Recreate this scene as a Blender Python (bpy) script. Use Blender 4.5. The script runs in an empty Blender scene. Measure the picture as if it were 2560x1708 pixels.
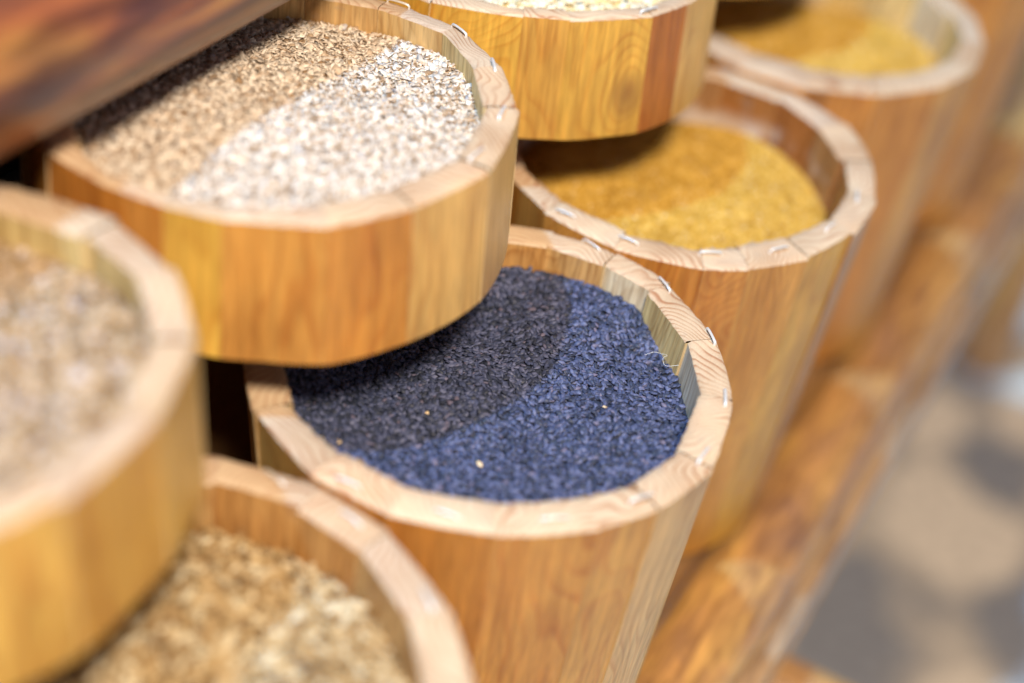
import bpy, math, random
import numpy as np
from mathutils import Vector, Matrix

S = 0.11                      # one layout unit = the outer radius of a lower barrel, in metres
def P(n, s, z):               # n: across the rows (to the aisle), s: along the rows, z: up from the lower rims
    return Vector((n * S, s * S, z * S))
scene = bpy.context.scene
COL = scene.collection

# ------------------------------------------------------------------ camera
cd = bpy.data.cameras.new('camera'); cam = bpy.data.objects.new('camera', cd); COL.objects.link(cam)
F = Vector((-0.327352, 0.721981, -0.609577)); R = Vector((0.865332, 0.488179, 0.113501)); U = Vector((-0.379528, 0.490331, 0.784560))
m = Matrix((R, U, -F)).transposed().to_4x4(); m.translation = P(2.06426, -4.40330, 3.8311)
cam.matrix_world = m
cd.sensor_width = 36; cd.lens = 53.72; cd.clip_start = 0.01; cd.clip_end = 200
cd.dof.use_dof = True; cd.dof.focus_distance = 6.45 * S; cd.dof.aperture_fstop = 1.9; cd.dof.aperture_blades = 0
scene.camera = cam

# ------------------------------------------------------------------ light
SUN_DIR = Vector((-0.27, -0.31, 1.10)).normalized()      # towards the sun
world = bpy.data.worlds.new('World'); scene.world = world; world.use_nodes = True
wn = world.node_tree; bg = wn.nodes['Background']
sky = wn.nodes.new('ShaderNodeTexSky'); sky.sky_type = 'NISHITA'; sky.sun_disc = False
sky.sun_elevation = math.asin(SUN_DIR.z); sky.sun_rotation = math.atan2(SUN_DIR.x, SUN_DIR.y)
wmx = wn.nodes.new('ShaderNodeMix'); wmx.data_type = 'RGBA'; wmx.inputs[0].default_value = 0.6
wn.links.new(sky.outputs[0], wmx.inputs[6]); wmx.inputs[7].default_value = (4.2, 3.1, 2.3, 1)      # warm bounce of the stall's awning mixed into the sky
wn.links.new(wmx.outputs[2], bg.inputs[0]); bg.inputs[1].default_value = 0.05
sd = bpy.data.lights.new('sun', 'SUN'); sun = bpy.data.objects.new('sun', sd); COL.objects.link(sun)
sd.energy = 2.2; sd.angle = math.radians(1.6); sd.color = (0.24, 0.60, 1.0)
sun.rotation_euler = SUN_DIR.to_track_quat('Z', 'Y').to_euler()
ad = bpy.data.lights.new('stall_lamp', 'AREA'); lamp = bpy.data.objects.new('stall_lamp', ad); COL.objects.link(lamp)
ad.shape = 'DISK'; ad.size = 0.34; ad.energy = 42; ad.color = (1.0, 0.79, 0.55)
lamp.location = P(5.6, -7.4, 13.5)
lamp.rotation_euler = (lamp.location - P(0, 1, 0)).to_track_quat('Z', 'Y').to_euler()
vs = scene.view_settings; vs.view_transform = 'Standard'; vs.look = 'None'; vs.exposure = 0.22; vs.gamma = 1.0; vs.use_curve_mapping = False
scene.cycles.max_bounces = 6; scene.cycles.diffuse_bounces = 4

# ------------------------------------------------------------------ tagging
def tag(o, label=None, cat=None, group=None, kind=None):
    for k, v in (('label', label), ('category', cat), ('group', group), ('kind', kind)):
        if v: o[k] = v
    return o
def empty(name, loc):
    o = bpy.data.objects.new(name, None); COL.objects.link(o); o.location = loc; o.empty_display_size = .02
    return o

# ------------------------------------------------------------------ node helpers
def new_mat(name):
    mt = bpy.data.materials.new(name); mt.use_nodes = True
    nt = mt.node_tree; nt.nodes.clear()
    out = nt.nodes.new('ShaderNodeOutputMaterial'); b = nt.nodes.new('ShaderNodeBsdfPrincipled')
    nt.links.new(b.outputs[0], out.inputs[0])
    return mt, nt, b
def node(nt, typ, props=None, ins=None):
    n = nt.nodes.new(typ)
    for k, v in (props or {}).items(): setattr(n, k, v)
    for k, v in (ins or {}).items():
        if isinstance(v, bpy.types.NodeSocket): nt.links.new(v, n.inputs[k])
        else: n.inputs[k].default_value = v
    return n
def mth(nt, op, a, b=None, c=None):
    ins = {0: a}
    if b is not None: ins[1] = b
    if c is not None: ins[2] = c
    return node(nt, 'ShaderNodeMath', {'operation': op}, ins).outputs[0]
def ramp(nt, fac, stops, interp='LINEAR'):
    r = node(nt, 'ShaderNodeValToRGB', None, {0: fac}); r.color_ramp.interpolation = interp
    e = r.color_ramp.elements
    while len(e) < len(stops): e.new(0.5)
    for i, (p, c) in enumerate(stops): e[i].position = p; e[i].color = (*c, 1)
    return r.outputs[0]
def mix(nt, fac, a, b, mode='MIX'):
    n = nt.nodes.new('ShaderNodeMix'); n.data_type = 'RGBA'; n.blend_type = mode
    for sock, v in ((n.inputs[0], fac), (n.inputs[6], a), (n.inputs[7], b)):
        if isinstance(v, bpy.types.NodeSocket): nt.links.new(v, sock)
        else: sock.default_value = v if not isinstance(v, tuple) or len(v) == 4 else (*v, 1)
    return n.outputs[2]

def wood_mat(name, stops, contrast, rough, coat=0.0, ringscale=1.0, late=(0.45, 0.28, 0.14), bump=0.25, stain=0.0, streak=0.0, dust=False, knots=False):
    """Solid wood: growth rings round an axis that runs along z, coordinates per stave in the attribute gc."""
    mt, nt, b = new_mat(name)
    gc = node(nt, 'ShaderNodeAttribute', {'attribute_name': 'gc'}).outputs['Vector']
    tint = node(nt, 'ShaderNodeAttribute', {'attribute_name': 'tint'}).outputs['Fac']
    tone = node(nt, 'ShaderNodeAttribute', {'attribute_name': 'tone'}).outputs['Fac']
    mp = node(nt, 'ShaderNodeMapping', None, {'Vector': gc, 'Scale': (2.2, 2.2, 0.75)}).outputs[0]
    nz = node(nt, 'ShaderNodeTexNoise', None, {'Vector': mp, 'Scale': 1.0, 'Detail': 2.0}).outputs['Fac']
    sep = node(nt, 'ShaderNodeSeparateXYZ', None, {0: gc})
    r2 = mth(nt, 'SQRT', mth(nt, 'ADD', mth(nt, 'POWER', sep.outputs[0], 2.0), mth(nt, 'POWER', sep.outputs[1], 2.0)))
    r2 = mth(nt, 'ADD', r2, mth(nt, 'MULTIPLY', nz, 0.5))
    if knots:
        mk = node(nt, 'ShaderNodeMapping', None, {'Vector': gc, 'Scale': (1.5, 1.5, 1.05)}).outputs[0]
        vk = node(nt, 'ShaderNodeTexVoronoi', None, {'Vector': mk, 'Scale': 1.0})
        kg = mth(nt, 'GREATER_THAN', node(nt, 'ShaderNodeSeparateColor', None, {0: vk.outputs['Color']}).outputs[0], 0.55)
        kw = mth(nt, 'MULTIPLY', ramp(nt, vk.outputs['Distance'], [(0.0, (1, 1, 1)), (0.45, (0, 0, 0))], 'EASE'), kg)
        kd = mth(nt, 'MULTIPLY', ramp(nt, vk.outputs['Distance'], [(0.03, (.9, .9, .9)), (0.10, (.5, .5, .5)), (0.17, (0, 0, 0))]), kg)
        r2 = mth(nt, 'ADD', r2, mth(nt, 'MULTIPLY', kw, 0.22))
    fr = mth(nt, 'FRACT', mth(nt, 'MULTIPLY', r2, mth(nt, 'MULTIPLY_ADD', tone, 16.0 * ringscale, 20.0 * ringscale)))
    band = ramp(nt, fr, [(0.0, (0, 0, 0)), (0.55, (.18, .18, .18)), (0.86, (1, 1, 1)), (1.0, (0, 0, 0))])
    m2 = node(nt, 'ShaderNodeMapping', None, {'Vector': gc, 'Scale': (5, 5, 1.2)}).outputs[0]
    vary = node(nt, 'ShaderNodeTexNoise', None, {'Vector': m2, 'Scale': 1.0, 'Detail': 2.0}).outputs['Fac']
    vary = ramp(nt, vary, [(0.35, (.25, .25, .25)), (0.68, (1, 1, 1))])
    m3 = node(nt, 'ShaderNodeMapping', None, {'Vector': gc, 'Scale': (150, 150, 5)}).outputs[0]
    fib = node(nt, 'ShaderNodeTexNoise', None, {'Vector': m3, 'Scale': 1.0, 'Detail': 3.0}).outputs['Fac']
    m4 = node(nt, 'ShaderNodeMapping', None, {'Vector': gc, 'Scale': (1.6, 1.6, 1.1)}).outputs[0]
    cloud = node(nt, 'ShaderNodeTexNoise', None, {'Vector': m4, 'Scale': 1.6, 'Detail': 3.0}).outputs['Fac']
    m5 = node(nt, 'ShaderNodeMapping', None, {'Vector': gc, 'Scale': (44, 44, .5)}).outputs[0]
    stk = node(nt, 'ShaderNodeTexNoise', None, {'Vector': m5, 'Scale': 1.0, 'Detail': 3.0, 'Roughness': .6}).outputs['Fac']
    m6 = node(nt, 'ShaderNodeMapping', None, {'Vector': gc, 'Scale': (7, 7, .35)}).outputs[0]
    stw = node(nt, 'ShaderNodeTexNoise', None, {'Vector': m6, 'Scale': 1.0, 'Detail': 1.0}).outputs['Fac']
    base = ramp(nt, tint, stops)
    k = mth(nt, 'MULTIPLY', mth(nt, 'MULTIPLY', band, vary), contrast)
    col = mix(nt, k, base, mix(nt, 1.0, base, (*[c / 0.62 for c in late], 1), 'MULTIPLY'))
    f2 = ramp(nt, fib, [(0.25, (.86, .86, .86)), (0.75, (1.10, 1.10, 1.10))])
    col = mix(nt, 1.0, col, f2, 'MULTIPLY')
    c2 = ramp(nt, cloud, [(0.3, (.80, .74, .68)), (0.55, (1, 1, 1)), (0.75, (1.12, 1.08, 1.02))])
    col = mix(nt, 1.0, col, c2, 'MULTIPLY')
    if streak:
        col = mix(nt, 1.0, col, ramp(nt, stk, [(0.36, (1 - .5 * streak, 1 - .62 * streak, 1 - .72 * streak)), (0.52, (1, 1, 1)), (0.68, (1.16, 1.14, 1.1))]), 'MULTIPLY')
        col = mix(nt, 1.0, col, ramp(nt, stw, [(0.35, (.92, .87, .80)), (0.6, (1.04, 1.05, 1.06))]), 'MULTIPLY')
    if dust:
        oz = node(nt, 'ShaderNodeSeparateXYZ', None, {0: node(nt, 'ShaderNodeTexCoord').outputs['Object']}).outputs[2]
        bd = ramp(nt, mth(nt, 'DIVIDE', oz, 2.055 * S), [(.80, (0, 0, 0)), (.85, (1, 1, 1)), (.885, (1, 1, 1)), (.93, (0, 0, 0))])
        dn = node(nt, 'ShaderNodeTexNoise', None, {'Vector': node(nt, 'ShaderNodeTexCoord').outputs['Object'], 'Scale': 42.0, 'Detail': 4.0}).outputs['Fac']
        col = mix(nt, mth(nt, 'MULTIPLY', bd, ramp(nt, dn, [(.45, (0, 0, 0)), (.58, (.85, .85, .85))])), col, (.66, .60, .58, 1))
    if knots: col = mix(nt, mth(nt, 'MULTIPLY', kd, .8), col, (.20, .085, .03, 1))
    if stain:
        st = node(nt, 'ShaderNodeTexNoise', None, {'Vector': gc, 'Scale': 9.0, 'Detail': 4.0, 'Roughness': 0.65}).outputs['Fac']
        sm = ramp(nt, st, [(0.60, (0, 0, 0)), (0.72, (stain, stain, stain))])
        col = mix(nt, sm, col, (.30, .27, .25, 1))
    nt.links.new(col, b.inputs['Base Color'])
    b.inputs['Roughness'].default_value = rough
    b.inputs['Coat Weight'].default_value = coat; b.inputs['Coat Roughness'].default_value = 0.3
    h = mth(nt, 'ADD', mth(nt, 'MULTIPLY', fib, 0.6), mth(nt, 'MULTIPLY', band, 0.4))
    bp = node(nt, 'ShaderNodeBump', None, {'Strength': bump, 'Distance': 0.0006, 'Height': h})
    nt.links.new(bp.outputs[0], b.inputs['Normal'])
    return mt

OUTER = [(0.0, (.50, .205, .045)), (0.2, (.60, .295, .065)), (0.4, (.65, .36, .095)), (0.6, (.74, .47, .085)),
         (0.75, (.72, .47, .13)), (0.9, (.71, .49, .22)), (1.0, (.44, .18, .05))]
M_out = wood_mat('varnished_pine', OUTER, 0.62, 0.45, coat=0.12, late=(.42, .24, .12), streak=.38, knots=True)
M_rim = wood_mat('sawn_pine_end_grain', [(0.0, (.66, .50, .35)), (0.5, (.70, .57, .42)), (1.0, (.62, .51, .41))], 1.3, 0.6,
                 ringscale=1.15, late=(.40, .26, .20), bump=0.35, stain=0.22, streak=0)
M_in = wood_mat('inner_pine', [(0.0, (.56, .29, .09)), (0.4, (.66, .46, .22)), (0.7, (.78, .66, .34)), (1.0, (.76, .70, .58))], 0.7, 0.55,
                late=(.36, .24, .12), stain=0.25, streak=.55)
M_grimy = wood_mat('stained_inner_pine', [(0.0, (.32, .12, .035)), (0.5, (.44, .22, .08)), (1.0, (.40, .25, .14))], 0.6, 0.45,
                   late=(.44, .33, .18), stain=0.4, streak=.6, dust=True)
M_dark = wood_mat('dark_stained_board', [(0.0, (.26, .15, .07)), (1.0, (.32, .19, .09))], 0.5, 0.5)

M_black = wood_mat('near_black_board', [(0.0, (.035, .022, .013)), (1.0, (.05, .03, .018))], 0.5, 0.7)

def log_mat(name, dark, mid, light, scale=1.0, fc=(.62, .55, .54), fh=(1.16, 1.12, 1.08), fs=17):
    mt, nt, b = new_mat(name)
    gc = node(nt, 'ShaderNodeAttribute', {'attribute_name': 'gc'}).outputs['Vector']
    m1 = node(nt, 'ShaderNodeMapping', None, {'Vector': gc, 'Scale': (3.4 * scale, 3.4 * scale, 0.85 * scale)}).outputs[0]
    a = node(nt, 'ShaderNodeTexNoise', None, {'Vector': m1, 'Scale': 1.0, 'Detail': 5.0, 'Roughness': 0.6, 'Distortion': 0.8}).outputs['Fac']
    m2 = node(nt, 'ShaderNodeMapping', None, {'Vector': gc, 'Scale': (fs, fs, fs / 8)}).outputs[0]
    f = node(nt, 'ShaderNodeTexNoise', None, {'Vector': m2, 'Scale': 1.0, 'Detail': 4.0, 'Distortion': 1.2}).outputs['Fac']
    col = ramp(nt, a, [(0.33, dark), (0.5, mid), (0.66, light)])
    col = mix(nt, 1.0, col, ramp(nt, f, [(0.36, fc), (0.5, (.97, .94, .92)), (0.66, fh)]), 'MULTIPLY')
    nt.links.new(col, b.inputs['Base Color'])
    rr = mth(nt, 'MULTIPLY_ADD', f, 0.3, 0.22); nt.links.new(rr, b.inputs['Roughness'])
    b.inputs['Coat Weight'].default_value = 0.35; b.inputs['Coat Roughness'].default_value = 0.28
    bp = node(nt, 'ShaderNodeBump', None, {'Strength': 0.6, 'Distance': 0.002, 'Height': f}); nt.links.new(bp.outputs[0], b.inputs['Normal'])
    return mt
M_toplog = log_mat('varnished_log_red_brown', (.10, .036, .038), (.24, .085, .042), (.38, .19, .06), 1.0, (.28, .20, .24), (1.5, 1.38, 1.1), 8)
M_rail = log_mat('varnished_log_orange', (.32, .19, .13), (.50, .29, .12), (.70, .45, .15), 1.2, (.62, .54, .54), (1.25, 1.2, 1.15))
M_pale = log_mat('pale_board', (.34, .24, .16), (.46, .34, .23), (.54, .41, .28), 1.2)  # pale brown tones for the board below the front log

M_staple, nt, b = new_mat('galvanised_staple')
b.inputs['Base Color'].default_value = (.90, .92, .95, 1); b.inputs['Metallic'].default_value = 0.45; b.inputs['Roughness'].default_value = 0.4

def grain_mat(name, stops, rough, spec=0.5, blotch=0):
    mt, nt, b = new_mat(name)
    t = node(nt, 'ShaderNodeAttribute', {'attribute_name': 'tint'}).outputs['Fac']
    gc = node(nt, 'ShaderNodeTexCoord').outputs['Object']
    n = node(nt, 'ShaderNodeTexNoise', None, {'Vector': gc, 'Scale': 900.0, 'Detail': 2.0}).outputs['Fac']
    col = mix(nt, 1.0, ramp(nt, t, stops), ramp(nt, n, [(0.3, (.85, .85, .85)), (0.7, (1.12, 1.12, 1.12))]), 'MULTIPLY')
    if blotch:
        n2 = node(nt, 'ShaderNodeTexNoise', None, {'Vector': gc, 'Scale': 75.0, 'Detail': 4.0, 'Roughness': .65}).outputs['Fac']
        col = mix(nt, 1.0, col, ramp(nt, n2, [(0.35, (.80, .76, .70)), (0.5, (.97, .97, .97)), (0.65, (1.08, 1.12, 1.2))]), 'MULTIPLY')
    nt.links.new(col, b.inputs['Base Color'])
    b.inputs['Roughness'].default_value = rough; b.inputs['Specular IOR Level'].default_value = spec
    return mt

# ------------------------------------------------------------------ mesh building with numpy
class MB:
    def __init__(self): self.v = []; self.f = []; self.m = []; self.gc = []; self.t = []; self.o = []; self.n = 0
    def grid(self, pts, mat, gc, tint, tone, flip=False):
        """pts: (a, b, 3) array of corner points; gc the same shape"""
        a, b = pts.shape[:2]
        idx = self.n + np.arange(a * b).reshape(a, b)
        q = np.stack([idx[:-1, :-1], idx[1:, :-1], idx[1:, 1:], idx[:-1, 1:]], -1).reshape(-1, 4)
        if flip: q = q[:, ::-1]
        self.v.append(pts.reshape(-1, 3)); self.gc.append(gc.reshape(-1, 3)); self.f.append(q)
        self.m.append(np.full(len(q), mat)); self.t.append(np.full(a * b, tint)); self.o.append(np.full(a * b, tone)); self.n += a * b
    def build(self, name, mats, parent=None, loc=None):
        me = mesh_from(name, np.concatenate(self.v) * S, np.concatenate(self.f), np.concatenate(self.m), mats,
                       dict(tint=np.concatenate(self.t), tone=np.concatenate(self.o)), dict(gc=np.concatenate(self.gc)))
        return link(name, me, parent, loc)
def mesh_from(name, v, f, mi, mats, floats=None, vecs=None, smooth=True):
    me = bpy.data.meshes.new(name); k = f.shape[1]
    me.vertices.add(len(v)); me.vertices.foreach_set('co', np.ascontiguousarray(v, dtype=np.float32).ravel())
    me.loops.add(f.size); me.loops.foreach_set('vertex_index', np.ascontiguousarray(f, dtype=np.int32).ravel())
    me.polygons.add(len(f)); me.polygons.foreach_set('loop_start', np.arange(0, f.size, k, dtype=np.int32))
    if mi is not None: me.polygons.foreach_set('material_index', np.asarray(mi, dtype=np.int32))
    me.polygons.foreach_set('use_smooth', np.full(len(f), smooth))
    for mt in mats: me.materials.append(mt)
    for nm, a in (floats or {}).items(): me.attributes.new(nm, 'FLOAT', 'POINT').data.foreach_set('value', np.asarray(a, dtype=np.float32))
    for nm, a in (vecs or {}).items(): me.attributes.new(nm, 'FLOAT_VECTOR', 'POINT').data.foreach_set('vector', np.ascontiguousarray(a, dtype=np.float32).ravel())
    me.update(calc_edges=True); me.validate()
    return me
def link(name, me, parent=None, loc=None):
    o = bpy.data.objects.new(name, me); COL.objects.link(o)
    if parent: o.parent = parent
    if loc is not None: o.location = loc
    return o

def interp_r(table, a):
    """closed table of (angle in degrees, radius), linear interpolation"""
    t = sorted(table); A = np.array([x[0] for x in t], float); Rr = np.array([x[1] for x in t], float)
    A = np.r_[A[-1] - 360, A, A[0] + 360]; Rr = np.r_[Rr[-1], Rr, Rr[0]]
    return np.interp(np.asarray(a) % 360, A, Rr)

def smooth_noise(rng, n, amp, k=3):
    x = rng.normal(size=n + 2 * k); ker = np.hanning(2 * k + 1); ker /= ker.sum()
    return np.convolve(x, ker, 'valid')[:n] * amp

def make_barrel(center, ztop, depth, rout, rin, kbot, bounds, tints, seed, inner_mat=2, zoff=None, rim_tints=None, inner_tints=None, round_at=1.0):
    """staves side by side round the centre; rout / rin are callables angle -> radius; bounds in degrees"""
    rng = np.random.default_rng(seed)
    root = empty('wooden_barrel', P(center[0], center[1], ztop - depth))
    mb = MB(); N = len(bounds)
    for i in range(N):
        a0 = bounds[i]; a1 = bounds[(i + 1) % N]
        if a1 <= a0: a1 += 360
        gap = 0.012
        a = np.linspace(a0 + gap, a1 - gap, 13); ar = np.radians(a)
        mid = math.radians((a0 + a1) / 2)
        # chord between the corner radii, blended with the arc
        def prof(rf, blend, jit):
            r0, r1 = rf(a0), rf(a1)
            p0 = np.array([r0 * math.cos(ar[0]), r0 * math.sin(ar[0])]); p1 = np.array([r1 * math.cos(ar[-1]), r1 * math.sin(ar[-1])])
            t = np.linspace(0, 1, 13)[:, None]; ch = p0 * (1 - t) + p1 * t
            rc = np.hypot(ch[:, 0], ch[:, 1]); arc = np.array([float(rf(x)) for x in a])
            return rc * (1 - blend) + arc * blend + jit
        j = rng.uniform(-.008, .008); ji = rng.uniform(-.016, .016)
        ro = prof(rout, 0.40, j) ; ri = prof(rin, 0.15, ji); rb = prof(rout, 0.9, 0)
        dz = (zoff[i] if zoff else rng.uniform(-.006, .004))
        tl = rng.uniform(-.004, .004)
        tint = tints[i % len(tints)]; tone = rng.uniform()
        cx = rng.uniform(-.5, .5); cy = rng.uniform(.12, 1.0) * (1 if rng.uniform() < .5 else -1); off = rng.uniform(-40, 40)
        def make(rr, zz):
            """rr, zz arrays (13, k)"""
            x = rr * np.cos(ar)[:, None]; y = rr * np.sin(ar)[:, None]
            pts = np.stack([x, y, zz], -1)
            u = x * (-math.sin(mid)) + y * math.cos(mid); w = x * math.cos(mid) + y * math.sin(mid) - 0.92
            g = np.stack([u + cx, w + cy, zz + off], -1)
            return pts, g
        ch = 0.010
        # jagged sawn edges
        eo = smooth_noise(rng, 13, .004, 1); ei = smooth_noise(rng, 13, .006, 1)
        zt = dz + np.linspace(-tl, tl, 13)
        kz = lambda z: 1 + (kbot - 1) * np.clip(-z / depth, 0, 1)
        zs = np.linspace(-depth, -ch, 9)
        zz = np.tile(zs, (13, 1)); zz[:, -1] = zt - ch
        fz = np.clip(-zz / (depth * round_at), 0, 1); rr = (ro[:, None] * (1 - fz) + rb[:, None] * fz) * kz(zz); rr[:, -1] += eo * .3
        p, g = make(rr, zz); mb.grid(p, 0, g, tint, tone, flip=False)
        # rim
        fr = np.array([0, ch, 0, 0, 0, 0, -ch, 0])
        w = ro - ri
        radial = [ro + eo * .3, ro - ch + eo] + [ro - w * t for t in (.3, .5, .7)] + [ri + ch + ei, ri + ei * .3]
        zr = [zt - ch, zt + 0 * eo, zt + .001, zt + .0015, zt + .001, zt + 0 * ei, zt - ch]
        p, g = make(np.stack(radial, 1), np.stack(zr, 1))
        mb.grid(p, 1, g, (rim_tints[i] if rim_tints else rng.uniform()), tone)
        # inside
        zi = np.linspace(0, 1, 6)[None, :] * -(depth * .9) + (zt - ch)[:, None]
        ri2 = ri[:, None] * kz(zi) ; ri2[:, 0] = ri + ei * .3
        p, g = make(ri2, zi); mb.grid(p, inner_mat, g, (inner_tints[i % len(inner_tints)] if inner_tints else rng.uniform()), tone)
        # the two flat flanks
        for side, flip in ((0, True), (12, False)):
            zz = np.linspace(-depth, zt[side] - ch, 6)
            k = kz(zz); A = ar[side]
            t = np.linspace(0, 1, 3)
            rr = (ri[side] + (ro[side] - ri[side]) * t)[:, None] * k[None, :]
            pts = np.stack([rr * math.cos(A), rr * math.sin(A), np.tile(zz, (3, 1))], -1)
            g = pts + np.array([cx, cy, off]); mb.grid(pts, inner_mat, g, .85, tone, flip)
    # the floor of the barrel
    aa = np.radians(np.linspace(0, 360, 33)); rr = np.array([[0.001, .90 * kbot * 1.0]]) * np.ones((33, 1))
    rr[:, 1] = [float(rin(math.degrees(x))) * kbot + .02 for x in aa]
    for zf, fl in ((-depth + .03, False), (-depth + .10, True)):
        pts = np.stack([rr * np.cos(aa)[:, None], rr * np.sin(aa)[:, None], np.full(rr.shape, zf)], -1)
        mb.grid(pts, 0, pts * 1.0 + 3, .3, .5, fl)
    mb.v = [v + np.array([0, 0, depth]) for v in mb.v]
    mb.build('stave_wall', [M_out, M_rim, M_in, M_grimy], root)
    return root

def staple(root, depth, a, r, rot, zt=0.0, length=.104, tilt=0):
    """a staple driven into the rim; a degrees round the barrel, rot its turn from the tangent"""
    mb = MB(); n = 8; w = .0068; h = .0045; L = length / 2
    prof = [(-L, -.05), (-L, .0), (-L + .004, .006), (-L * .5, .0085 + tilt), (0, .009), (L * .5, .0085 - tilt), (L - .004, .006), (L, .0), (L, -.05)]
    ang = math.radians(a + 90 + rot); c, s_ = math.cos(ang), math.sin(ang)
    px, py = r * math.cos(math.radians(a)), r * math.sin(math.radians(a))
    rows = []
    for x, z in prof:
        ring = []
        for k in range(7):
            t = 2 * math.pi * k / 6
            lx = x if abs(x) < L else x + h * math.sin(t) * (1 if x > 0 else -1)
            lz = z + (h * math.sin(t) if abs(x) < L else 0); ly = w * math.cos(t)
            ring.append((px + lx * c - ly * s_, py + lx * s_ + ly * c, lz + depth + zt))
        rows.append(ring)
    p = np.array(rows); mb.grid(p, 0, p, .5, .5)
    return mb.build('staple', [M_staple], root)

# ------------------------------------------------------------------ bulk goods
def height_field(rng, amp, edge, mound=0.0, waves=((1.7, .6), (3.1, .3), (5.3, .15))):
    ph = [(rng.uniform(0, 6.28), rng.uniform(0, 6.28), rng.uniform(0, 6.28), k, a) for k, a in waves]
    def h(x, y):
        r = np.hypot(x, y); z = mound * (1 - np.clip(r / .85, 0, 1) ** 2)
        for p1, p2, th, k, a in ph:
            z = z + amp * a * np.sin(k * 2 * (x * math.cos(th) + y * math.sin(th)) + p1) * np.cos(k * 1.4 * (y * math.cos(th) - x * math.sin(th)) + p2)
        return z + edge * np.clip((r - .62) / .23, 0, 1) ** 2
    return h

def unit_grain(nseg, zs, shape):
    """closed grain: rings perpendicular to its length"""
    v = []; f = []
    for t in zs:
        for k in range(nseg):
            a = 2 * math.pi * k / nseg; r = shape(t)
            v.append((t, r * math.cos(a), r * math.sin(a)))
    for i in range(len(zs) - 1):
        for k in range(nseg):
            f.append((i * nseg + k, i * nseg + (k + 1) % nseg, (i + 1) * nseg + (k + 1) % nseg, (i + 1) * nseg + k))
    return np.array(v, float), np.array(f)

def rot_mats(yaw, pitch, roll):
    cy, sy, cp, sp, cr, sr = np.cos(yaw), np.sin(yaw), np.cos(pitch), np.sin(pitch), np.cos(roll), np.sin(roll)
    Rz = np.zeros((len(yaw), 3, 3)); Rz[:, 0, 0] = cy; Rz[:, 0, 1] = -sy; Rz[:, 1, 0] = sy; Rz[:, 1, 1] = cy; Rz[:, 2, 2] = 1
    Ry = np.zeros_like(Rz); Ry[:, 0, 0] = cp; Ry[:, 0, 2] = sp; Ry[:, 1, 1] = 1; Ry[:, 2, 0] = -sp; Ry[:, 2, 2] = cp
    Rx = np.zeros_like(Rz); Rx[:, 0, 0] = 1; Rx[:, 1, 1] = cr; Rx[:, 1, 2] = -sr; Rx[:, 2, 1] = sr; Rx[:, 2, 2] = cr
    return Rz @ Ry @ Rx

def fill(name, label, cat, center, z0, rin, kfun, hf, unit, count, size, size_var, tiltsd, rollsd, mats, seed, spread=.05, tint_fn=None, bed_tint=.02, bias=None):
    """a bed closed by a height field with loose pieces lying on and in it; everything one object of kind stuff"""
    rng = np.random.default_rng(seed)
    # bed
    na, nr = 96, 40
    aa = np.linspace(0, 2 * np.pi, na, endpoint=False); tt = np.linspace(0, 1, nr)[1:]
    rmax = np.array([float(rin(math.degrees(x))) for x in aa]) * kfun + .01
    X = np.r_[0, (rmax[:, None] * tt).T.ravel() * np.tile(np.cos(aa), nr - 1)]; Y = np.r_[0, (rmax[:, None] * tt).T.ravel() * np.tile(np.sin(aa), nr - 1)]
    Z = hf(X, Y) - size * .35 + rng.normal(size=len(X)) * size * .12
    f = []
    for k in range(na): f.append((0, 1 + k, 1 + (k + 1) % na, 1 + (k + 1) % na))
    quads = []
    for i in range(nr - 2):
        b0 = 1 + i * na
        for k in range(na): quads.append((b0 + k, b0 + na + k, b0 + na + (k + 1) % na, b0 + (k + 1) % na))
    tri = np.array([(0, 1 + k, 1 + (k + 1) % na) for k in range(na)])
    bedv = np.stack([X, Y, Z], 1); quads = np.array(quads)
    # pieces
    uv, uf = unit
    th = rng.uniform(0, 2 * np.pi, count); rr = np.sqrt(rng.uniform(0, 1, count))
    if bias is not None:
        th, rr = bias(rng, count)
    lim = np.interp(th, np.r_[aa, 2 * np.pi], np.r_[rmax, rmax[0]]) - size * .5
    px = rr * lim * np.cos(th); py = rr * lim * np.sin(th)
    pz = hf(px, py) + rng.uniform(-spread, spread * .25, count)
    sc = size * (1 + rng.normal(size=count) * size_var)
    M = rot_mats(rng.uniform(0, 2 * np.pi, count), rng.normal(size=count) * tiltsd, rng.normal(size=count) * rollsd)
    # lie along the slope
    e = .01; gx = (hf(px + e, py) - hf(px - e, py)) / (2 * e); gy = (hf(px, py + e) - hf(px, py - e)) / (2 * e)
    if uv.ndim == 3: src = uv[rng.integers(0, len(uv), count)]
    else: src = np.broadcast_to(uv, (count,) + uv.shape)
    V = np.einsum('nij,nkj->nki', M, src) * sc[:, None, None]
    V[:, :, 2] += V[:, :, 0] * gx[:, None] + V[:, :, 1] * gy[:, None]
    V += np.stack([px, py, pz], 1)[:, None, :]
    nv = V.shape[1]
    t = rng.uniform(0, 1, count) if tint_fn is None else tint_fn(rng, px, py, count)
    FF = (uf[None] + (np.arange(count) * nv)[:, None, None] + len(bedv)).reshape(-1, uf.shape[1])
    if uf.shape[1] == 3:
        q = np.concatenate([quads[:, [0, 1, 2]], quads[:, [0, 2, 3]], tri]); F_ = np.concatenate([q, FF])
    else:
        tq = np.c_[tri[:, 0], tri[:, 1], tri[:, 2]]
        F_ = np.concatenate([quads, FF])       # the very centre of the bed is covered by the pieces
    verts = np.concatenate([bedv, V.reshape(-1, 3)]); tints = np.concatenate([np.full(len(bedv), bed_tint), np.repeat(t, nv)])
    me = mesh_from(name, verts * S, F_, None, mats, dict(tint=tints))
    o = link(name, me, None, P(center[0], center[1], z0))
    tag(o, label, cat, kind='stuff')
    return o

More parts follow.
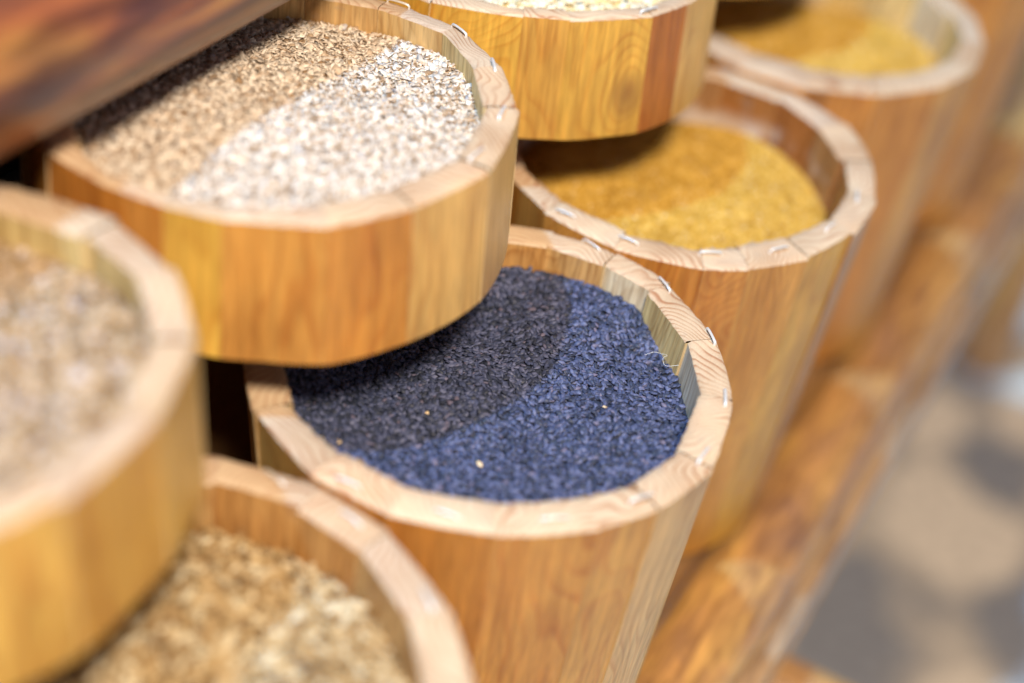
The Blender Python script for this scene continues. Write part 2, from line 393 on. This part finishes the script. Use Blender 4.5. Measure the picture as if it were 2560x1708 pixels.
# ------------------------------------------------------------------ the ground beyond the stall
gm, nt, b = new_mat('paving_sun_and_shade')
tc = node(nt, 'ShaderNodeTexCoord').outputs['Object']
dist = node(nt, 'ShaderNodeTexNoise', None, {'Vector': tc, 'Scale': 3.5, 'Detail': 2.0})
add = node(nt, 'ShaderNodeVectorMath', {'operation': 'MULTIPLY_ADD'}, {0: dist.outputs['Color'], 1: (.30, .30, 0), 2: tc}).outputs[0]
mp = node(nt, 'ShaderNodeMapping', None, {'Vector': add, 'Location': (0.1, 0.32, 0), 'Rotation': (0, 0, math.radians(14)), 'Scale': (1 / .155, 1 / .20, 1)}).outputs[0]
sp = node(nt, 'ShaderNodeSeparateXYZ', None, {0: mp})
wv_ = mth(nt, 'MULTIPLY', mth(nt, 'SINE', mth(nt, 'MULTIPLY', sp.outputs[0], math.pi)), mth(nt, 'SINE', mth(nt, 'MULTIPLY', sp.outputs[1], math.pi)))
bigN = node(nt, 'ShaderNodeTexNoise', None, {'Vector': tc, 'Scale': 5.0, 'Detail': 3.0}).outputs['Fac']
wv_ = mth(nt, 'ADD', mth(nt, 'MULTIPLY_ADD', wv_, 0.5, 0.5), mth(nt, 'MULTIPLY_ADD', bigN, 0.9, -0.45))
chk = ramp(nt, wv_, [(0.32, (.32, .34, .40)), (0.50, (.60, .56, .52)), (0.64, (.95, .87, .77))])  # blue-grey shadow and beige sunlit patches painted into the paving colour
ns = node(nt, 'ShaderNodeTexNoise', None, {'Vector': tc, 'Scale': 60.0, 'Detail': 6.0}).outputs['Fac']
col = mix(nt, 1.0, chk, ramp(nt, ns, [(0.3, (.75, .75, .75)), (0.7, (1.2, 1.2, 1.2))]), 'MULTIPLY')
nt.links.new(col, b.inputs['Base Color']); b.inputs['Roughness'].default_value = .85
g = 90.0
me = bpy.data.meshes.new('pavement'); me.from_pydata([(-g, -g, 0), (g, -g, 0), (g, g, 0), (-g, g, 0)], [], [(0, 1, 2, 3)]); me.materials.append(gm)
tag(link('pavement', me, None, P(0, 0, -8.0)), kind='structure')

# ------------------------------------------------------------------ boards and logs
def make_log(name, center, radius, length, axis, mat, label, cat, seed, wob=.03, flat=None, group=None, nb=1):
    rng = np.random.default_rng(seed); na, nl = 48, int(length * 10)
    th = np.linspace(0, 2 * np.pi, na + 1); L = np.linspace(-length / 2, length / 2, nl)
    ph = rng.uniform(0, 6.28, 12)
    r = radius * (1 + wob * (np.sin(L * 1.1 + ph[0])[None] * .5 + np.sin(2 * th[:, None] + ph[1] + .3 * L[None]) * .6 + np.sin(3 * th[:, None] + ph[2] - .5 * L[None]) * .4
                  + np.sin(L * 3.7 + ph[3] + np.sin(th)[:, None] * 2) * .22 + np.sin(7 * th[:, None] + L[None] * .8 + ph[4] + np.sin(L * 2)[None]) * .15))
    endk = np.clip((length / 2 - np.abs(L)) / .06, 0, 1) ** .4; r = r * (0.86 + .14 * endk)
    a = r * np.cos(th)[:, None]; c = r * np.sin(th)[:, None]
    if flat: c = np.clip(c, -radius * flat, radius * flat)
    l = np.tile(L, (na + 1, 1))
    gcv = np.stack([a + seed, c, l], -1)
    pts = {'s': np.stack([a, l, c], -1), 'z': np.stack([a, c, l], -1), 'n': np.stack([l, a, c], -1)}[axis]
    mb = MB(); mb.grid(pts, 0, gcv, .5, .5, flip=(axis == 'z' ) )
    for e in (0, -1):
        ring = pts[:, e]; cen = ring[:-1].mean(0)
        cap = np.stack([ring, cen + (ring - cen) * .5, np.tile(cen, (na + 1, 1))], 1)
        mb.grid(cap, 0, cap + 5.0, .5, .5, flip=(e == 0))
    o = mb.build(name, [mat], None, P(*center))
    tag(o, label, cat, group); return o
def make_board(name, lo, hi, mat, label, cat, group=None, vertical=False, kind=None):
    lo = np.array(lo, float); hi = np.array(hi, float); c = (lo + hi) / 2; d = (hi - lo) / 2; bv = .012
    mb = MB()
    for ax in range(3):
        for sg in (-1, 1):
            u, v = [(1, 2), (2, 0), (0, 1)][ax]
            nu, nv = 6, 6
            A, B = np.meshgrid(np.linspace(-1, 1, nu), np.linspace(-1, 1, nv), indexing='ij')
            p = np.zeros((nu, nv, 3)); p[..., ax] = sg * d[ax]; p[..., u] = A * (d[u] - bv); p[..., v] = B * (d[v] - bv)
            q = p.copy()
            for side in (0, -1):
                q[side, :, u] = np.sign(p[side, 0, u]) * d[u]; q[side, :, ax] = sg * (d[ax] - bv)
                q[:, side, v] = np.sign(p[0, side, v]) * d[v]; q[:, side, ax] = sg * (d[ax] - bv)
            gcv = np.stack([q[..., 0] + .3, q[..., 2] + .2, q[..., 1]], -1) if not vertical else q + .3
            mb.grid(q, 0, gcv, .4, .5, flip=(sg < 0))
    o = mb.build(name, [mat], None, P(*c)); tag(o, label, cat, group, kind); return o

make_log('log_rail', (-1.558, 1.6, 1.312), .405, 11.0, 's', M_toplog, 'thick red-brown varnished log lying over the back edge of the bran drum', 'log', 3, .022)
make_log('log_rail', (.87, 3.0, -2.35), .278, 16.0, 's', M_rail, 'orange varnished round log running along the front foot of the tall barrels', 'log', 8, .035)
make_board('shelf_front_board', (1.02, -5, -2.78), (1.24, 11, -2.40), M_pale, 'pale brown board below the orange front log, facing the pavement', 'board')
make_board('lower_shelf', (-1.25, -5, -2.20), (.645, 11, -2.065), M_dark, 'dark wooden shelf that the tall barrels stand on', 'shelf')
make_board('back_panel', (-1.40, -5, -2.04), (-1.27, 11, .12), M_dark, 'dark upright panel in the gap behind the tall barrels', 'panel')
make_board('added_shade_board', (-2.2, -5, .281), (-2.08, 11, 1.2), M_black, 'near-black upright board added behind the shallow drums to shade the shelf', 'board')  # added board, keeps the sun off the shelf strip behind the drums
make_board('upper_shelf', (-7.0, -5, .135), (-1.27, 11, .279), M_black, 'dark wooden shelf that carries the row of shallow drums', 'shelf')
make_log('log_post', (.9, 13.1, -5.1), .37, 5.8, 'z', M_rail, 'dark upright log leg standing on the pavement at upper right', 'post', 5, .05)
make_log('cross_log', (1.40, 1.98, -3.25), .22, 1.1, 'n', M_rail, 'short orange log end poking out low at the bottom right corner', 'log', 12, .05)

# ------------------------------------------------------------------ barrels (angles measured in row axes)
rng0 = random.Random(4)
ROT = 24.4
def tbl(txt): return [((float(a) + ROT) % 360, float(r)) for a, r in (x.split(':') for x in txt.split())]
def from_tbl(t, lim=None):
    return lambda a: interp_r(t, a)
def bset(phase, n=16, seed=0):
    r = random.Random(seed); st = 360 / n
    return sorted(((phase + ROT + i * st + r.uniform(-2.2, 2.2)) % 360) for i in range(n))

LOW_D, LOW_K = 2.055, .853
UP_Z, UP_D, UP_K = .8824, .5964, 1.027
BARRELS = {}
def lower(key, s, n, rot, rit, phase, tints, seed, label, inner=2, zt=0.0, **kw):
    b = make_barrel((n, s), zt, LOW_D, from_tbl(rot), from_tbl(rit), LOW_K, (phase if isinstance(phase, list) else bset(phase, 16, seed)), tints, seed, inner, **kw)
    tag(b, label, 'barrel', 'tall barrels in the lower row'); BARRELS[key] = (b, LOW_D, (n, s)); return b
def upper(key, s, n, rot, rit, phase, tints, seed, label, inner=2, **kw):
    b = make_barrel((n, s), UP_Z, UP_D, from_tbl(rot), from_tbl(rit), UP_K, (phase if isinstance(phase, list) else bset(phase, 16, seed)), tints, seed, inner, **kw)
    tag(b, label, 'drum', 'shallow drums in the upper row'); b.name = 'wooden_drum'; BARRELS[key] = (b, UP_D, (n, s)); return b

b1o = tbl('1:0.99 19:0.985 32:0.99 44:1.0 54:1.01 67:1.0 80:1.0 92:1.0 110:.99 130:1.0 150:.99 170:1.0 190:1.0 207:1.01 220:1.01 234:1.02 243:1.01 254:1.01 265:1.01 276:1.0 287:1.01 298:1.01 311:1.01 330:1.01 342:0.995 357:0.98')
b1i = tbl('6:0.83 22:0.85 29:0.86 46:0.88 57:0.87 67:0.87 76:0.87 90:.86 120:.86 150:.86 180:.86 210:0.87 217:0.87 224:0.87 231:0.85 241:0.845 252:0.85 265:0.855 274:0.835 289:0.84 299:0.835 313:0.86 333:0.86 357:0.85')
b2o = tbl('6:1.00 18:1.02 31:1.03 42:1.02 55:1.0 67:.99 90:1.0 120:1. 150:1. 180:.99 204:.97 222:.97 241:1.015 250:1.02 260:1.03 271:1.035 279:1.035 289:1.02 300:1.02 321:1.0 332:.99 350:.99')
b2i = tbl('0:0.84 16:0.84 33:0.85 54:0.87 69:0.86 81:0.86 120:.86 160:.86 206:0.87 214:0.86 232:0.86 242:0.86 256:0.87 267:0.86 277:0.875 290:0.85 307:0.84 323:0.85 343:0.84')
b3o = tbl('0:.96 29:1.02 50:1.0 90:1. 140:1. 190:1. 231:1.03 240:1.03 248:1.02 260:1.04 270:1.02 281:1.02 296:.99 309:.98 330:.98 347:.97')
b3i = tbl('14:.84 31:.84 90:.85 180:.85 221:.85 238:.82 252:.80 267:.79 282:.80 297:.79 314:.80 335:.82 352:.83')
u1o = tbl('6:0.95 16:0.95 36:0.97 48:0.98 63:0.965 75:0.94 110:.95 150:.95 190:.95 225:0.955 230:0.95 239:0.93 249:0.93 260:0.925 270:0.935 279:0.93 294:0.965 309:0.945 319:0.945 339:0.955 353:0.95')
u1i = tbl('0:0.82 21:0.82 30:0.84 47:0.88 60:0.87 73:0.85 110:.83 150:.83 190:.83 220:0.83 238:0.86 247:0.865 258:0.855 269:0.845 284:0.83 301:0.82 318:0.79 335:0.81')
u2o = tbl('0:.95 60:.96 120:.95 200:.96 239:0.99 254:0.96 262:0.95 273:0.925 283:0.92 289:0.93 302:0.93 310:0.95 322:0.95 328:0.95')
u2i = tbl('0:.82 100:.82 200:.82 257:0.83 266:0.84 286:0.83 294:0.82 310:0.86 322:0.84')
u0o = tbl('5:0.96 13:0.98 32:0.99 45:0.98 53:0.98 62:0.96 73:0.94 83:0.93 120:.95 200:.95 270:.95 316:0.93 328:0.94 341:0.93 354:0.95')
u0i = tbl('0:0.82 12:0.84 17:0.85 33:0.86 51:0.84 60:0.82 70:0.82 77:0.80 130:.82 220:.82 300:.82 320:0.81 333:0.785 342:0.79 350:0.82')
b0o = tbl('8:1.02 12:1.01 25:0.99 40:0.98 53:0.98 66:0.98 84:1.0 97:1.0 180:1. 270:1.')
b0i = tbl('7:0.86 28:0.84 41:0.85 56:0.84 81:0.86 95:0.86 180:.86 270:.86')

TA = [.2, .42, .1, .8, .3, .15, .6, .85, .25, .35, .72, .12, .5, .9, .22, .4]
B1B = [21, 45, 69, 86, 104, 126, 148, 170, 192, 214, 236, 259, 278, 300, 322, 337, 356]
lower('B1', 0, 0, b1o, b1i, B1B, [.3, .3, .8, .5, .2, .7, .3, .1, .6, .45, .35, .2, .12, .3, .42, .9, .5], 11, 'tall pine barrel filled with black sesame seeds',
      inner_tints=[1.0, .72, .95, .25, .1, .2, .1, .3, .2, .2, .3, .4, .3, .2, .3, .7, .95])
lower('B2', 2.0327, -.081, b2o, b2i, [12, 33, 54, 76, 98, 120, 142, 164, 188, 210, 232, 254, 277, 300, 312, 330, 350], [.4, .3, .2, .3, .5, .4, .3, .4, .3, .2, .25, .3, .12, .22, .42, .55, .95], 12,
      'tall pine barrel full of yellow meal, next after the black sesame barrel', inner=3, zt=.008)
lower('B3', 4.086, -.072, b3o, b3i, 352, [.2, .42, .1, .5, .3, .15, .4, .2, .25, .35, .12, .3, .2], 13, 'tall pine barrel of yellow meal near the top right corner', inner=2, zt=.014, inner_tints=[.7, .95, .6])
lower('B0', -2.0144, -.072, b0o, b0i, 340, [.3, .2, .35, .25], 14, 'tall pine barrel of tan whole grain at the bottom left', inner=2, inner_tints=[.05, .15, .3])
lower('B4', 6.13, -.07, b1o, b1i, 345, [.12, .2, .3], 15, 'farthest tall pine barrel, only its blurred side showing at the top right edge')
upper('U1', -.0803, -1.0468, u1o, u1i, [1, 31, 52, 74, 96, 118, 140, 160, 182, 205, 228, 250, 266, 282, 295, 317, 337], [.88, .8, .6, .5, .3, .4, .3, .3, .3, .4, .2, .1, .15, .62, .3, .18, .82], 21,
      'shallow pine drum heaped with cream bran flakes under the red-brown log', inner_tints=[.6, .7, .7, .45, .4, .4])
upper('U2', 1.9632, -1.0389, u2o, u2i, [12, 40, 70, 100, 130, 160, 190, 220, 248, 272, 297, 310, 335, 349], [.75, .5, .5, .5, .5, .5, .5, .5, .6, .58, .5, .62, .0, .8], 22,
      'shallow pine drum brimming with pale flour at the top centre')
upper('U0', -2.119, -1.0697, u0o, u0i, 350, [.7, .65, .72, .5, .75, .68], 23, 'shallow pine drum of mixed coarse flakes cut off by the left edge', inner_tints=[.7])
upper('U3', 4.0, -1.04, u2o, u2i, 344, [.6, .5], 24, 'shallow pine drum of which only a yellow sliver shows at the top edge')

# staples on the rims: key -> list of (s, n of one end, s, n of the other end)
def put_staples(key, lst, zt=0.006):
    root, D, (cn, cs) = BARRELS[key]
    for (s0, n0, s1, n1) in lst:
        x = (n0 + n1) / 2 - cn; y = (s0 + s1) / 2 - cs
        a = math.degrees(math.atan2(y, x)); r = math.hypot(x, y)
        dirn = math.degrees(math.atan2(s1 - s0, n1 - n0))
        staple(root, D, a, r, dirn - a - 90, zt)
put_staples('B1', [(.985, -.10, .955, .0), (.93, .31, .875, .385), (.72, .635, .65, .70), (.385, .86, .295, .90), (.01, .95, -.08, .95),
                   (-.43, .835, -.355, .88), (-.90, .27, -.885, .37), (-.71, .61, -.655, .68), (-.97, -.11, -.96, -.01)])
put_staples('B2', [(1.10, .02, 1.10, .12), (1.22, .38, 1.28, .46), (1.45, .64, 1.53, .69), (1.79, .79, 1.87, .80), (2.23, .79, 2.14, .82), (1.11, -.30, 1.11, -.22)])
put_staples('U1', [(.85, -1.13, .86, -1.04), (.84, -.80, .80, -.71), (.69, -.52, .60, -.45), (.37, -.275, .28, -.25), (-.05, -.18, .03, -.18)])
put_staples('U2', [(1.54, -.225, 1.61, -.195)])
put_staples('B0', [(-1.09, -.33, -1.11, -.24), (-1.10, .01, -1.12, .10), (-1.24, .43, -1.31, .52)])

# ------------------------------------------------------------------ the goods
# black sesame
def teardrop(t): return [0.03, .62, .98, .92, .55, .05][int(round((t + 1) * 2.5))]
sv, sf = unit_grain(6, [-1, -.6, -.2, .2, .6, 1], lambda t: teardrop(t))
sv = sv * np.array([.5, .31, .14])
caps = []
M_sesame = grain_mat('black_sesame_skin', [(0.0, (.030, .040, .075)), (.5, (.064, .086, .195)), (.93, (.135, .160, .31)), (.985, (.16, .14, .22)), (.993, (.16, .13, .17)), (1.0, (.80, .64, .44))], .5, .4)
rng = np.random.default_rng(77)
def ses_t(rng, px, py, n):
    t = rng.uniform(0, .985, n) ** 1.2; t[rng.uniform(size=n) < .0005] = 1.0; return t
hfB1 = height_field(np.random.default_rng(5), .060, .02, .0, ((1.5, .6), (2.9, .45), (4.6, .3), (8.1, .12)))
fill('black_sesame_seeds', 'heap of glossy blue-black sesame seeds', 'seeds', (0, 0), -.175, from_tbl(b1i), .985, hfB1, (sv, sf), 19000, .0355, .10, .24, .42, [M_sesame], 31, .022, ses_t)

# yellow meal
gv, gf = unit_grain(5, [-1, -.4, .4, 1], lambda t: math.sqrt(max(0.02, 1 - t * t)))
gv = gv * .5 * np.array([1, .8, .8])
M_yellow = grain_mat('yellow_meal', [(0.0, (.50, .29, .042)), (.5, (.70, .45, .085)), (.96, (.82, .60, .19)), (1.0, (.88, .80, .60))], .8, .2, blotch=1)
def ymound(seed): return height_field(np.random.default_rng(seed), .055, -.09, .05)
fill('yellow_meal', 'golden yellow meal in the barrel behind the black sesame', 'meal', (-.081, 2.0327), -.235, from_tbl(b2i), .97, ymound(3), (gv, gf), 44000, .013, .3, 1, 1, [M_yellow], 32, .012)
fill('yellow_meal', 'bright yellow meal in the barrel nearest the top right corner', 'meal', (-.072, 4.086), -.235, from_tbl(b3i), .97, ymound(8), (gv, gf), 20000, .02, .3, 1, 1, [M_yellow], 33, .012)

# flakes: irregular curved chips with a little thickness
def flakes(seed, n=40, thick=.05, el=1.0):
    r = np.random.default_rng(seed); out = []
    for _ in range(n):
        k = 8; a = np.linspace(0, 2 * np.pi, k, endpoint=False) + r.uniform(-.2, .2, k)
        rad = .5 * r.uniform(.62, 1.1, k); x = rad * np.cos(a) * el; y = rad * np.sin(a) * r.uniform(.5, .95)
        bend = r.uniform(-.9, .9); cup = r.uniform(-.5, .5)
        z = bend * x * x + cup * x * y + r.normal(size=k) * .03
        top = np.stack([x, y, z + thick / 2], 1); bot = np.stack([x * .97, y * .97, z - thick / 2], 1)
        mid = top.copy(); ctr = np.array([[0, 0, thick / 2 + r.uniform(-.03, .05)]]); cb = np.array([[0, 0, -thick / 2]])
        out.append(np.concatenate([top, bot, ctr, cb]))
    k = 8; f = []
    for i in range(k):
        j = (i + 1) % k
        f += [(16, i, j), (17, 8 + j, 8 + i), (i, 8 + i, 8 + j), (i, 8 + j, j)]
    return np.array(out), np.array(f)
M_bran = grain_mat('bran_flake', [(0.0, (.32, .20, .11)), (.07, (.48, .36, .26)), (.22, (.70, .60, .52)), (.5, (.82, .75, .68)), (.95, (.90, .86, .82)), (1.0, (.52, .52, .58))], .7, .3)
fill('bran_flakes', 'heap of cream and tan bran flakes under the red-brown log', 'flakes', (-1.0468, -.0803), UP_Z - .125, from_tbl(u1i), 1.0,
     height_field(np.random.default_rng(9), .03, .015, .05), flakes(1, 40, .03), 34000, .030, .45, .38, .38, [M_bran], 34, .024, bed_tint=.25)
M_flour = grain_mat('pale_flour_flake', [(0.0, (.80, .66, .36)), (.3, (.88, .80, .58)), (1.0, (.92, .88, .76))], .8, .2)
fill('pale_flour', 'pale cream flour flakes brimming in the drum at the top centre', 'flour', (-1.0389, 1.9632), UP_Z - .06, from_tbl(u2i), 1.0,
     height_field(np.random.default_rng(19), .02, -.01, .05), flakes(2), 6000, .045, .4, .35, .35, [M_flour], 35, .02)
M_mixed = grain_mat('mixed_coarse_flake', [(0.0, (.22, .14, .08)), (.25, (.40, .29, .17)), (.5, (.54, .41, .28)), (.75, (.60, .49, .38)), (.9, (.64, .57, .52)), (1.0, (.55, .52, .60))], .7, .3)
fill('mixed_flakes', 'mixed brown and grey coarse flakes in the drum at the left edge', 'flakes', (-1.0697, -2.119), UP_Z - .14, from_tbl(u0i), 1.0,
     height_field(np.random.default_rng(29), .04, .0, .03), flakes(3), 11000, .052, .4, .5, .5, [M_mixed], 36, .04)
# whole grain
wv, wf = unit_grain(7, [-1, -.7, -.3, .1, .5, .85, 1], lambda t: max(.06, (1 - abs(t) ** 2.4)) ** .6)
wv = wv * np.array([.5, .19, .16])
M_grain = grain_mat('tan_whole_grain', [(0.0, (.13, .08, .04)), (.3, (.36, .245, .12)), (.7, (.54, .41, .23)), (1.0, (.72, .68, .54))], .5, .4)
fill('whole_grain', 'tan whole grain heaped in the barrel at the bottom left', 'grain', (-.072, -2.0144), -.20, from_tbl(b0i), .97,
     height_field(np.random.default_rng(39), .10, .0, .05), (wv, wf), 7500, .082, .12, .5, .6, [M_grain], 37, .05)

# small strays on the sesame
def tube(name, pts, rad, mat, loc=None):
    pts = np.array(pts, float); k = 5
    tt = np.linspace(0, len(pts) - 1, 60); i0 = np.clip(tt.astype(int), 0, len(pts) - 2); fr = (tt - i0)[:, None]
    g4 = lambda i: pts[np.clip(i, 0, len(pts) - 1)]
    p0, p1, p2, p3 = g4(i0 - 1), g4(i0), g4(i0 + 1), g4(i0 + 2)
    c = .5 * (2 * p1 + (p2 - p0) * fr + (2 * p0 - 5 * p1 + 4 * p2 - p3) * fr ** 2 + (3 * p1 - p0 - 3 * p2 + p3) * fr ** 3)
    th = np.linspace(0, 2 * np.pi, k + 1)
    d = np.gradient(c, axis=0); d /= np.linalg.norm(d, axis=1)[:, None]
    s_ = np.cross(d, [0, 0, 1.0]); s_ /= np.linalg.norm(s_, axis=1)[:, None] + 1e-9; u = np.cross(s_, d)
    g = c[:, None] + rad * (np.cos(th)[None, :, None] * s_[:, None] + np.sin(th)[None, :, None] * u[:, None])
    mb = MB(); mb.grid(g, 0, g, .5, .5); return mb.build(name, [mat], None, loc)
M_lint, nt, b = new_mat('white_lint'); b.inputs['Base Color'].default_value = (.85, .87, .90, 1); b.inputs['Roughness'].default_value = .6
zz = -.15
th = tube('lint_thread', [(.44, .56, zz + .02), (.47, .585, zz + .035), (.50, .60, zz + .03), (.53, .585, zz + .045), (.525, .55, zz + .05), (.55, .53, zz + .035), (.60, .55, zz + .05)], .0007, M_lint)
tag(th, 'fine curled white lint thread on the black sesame by the right wall', 'thread')
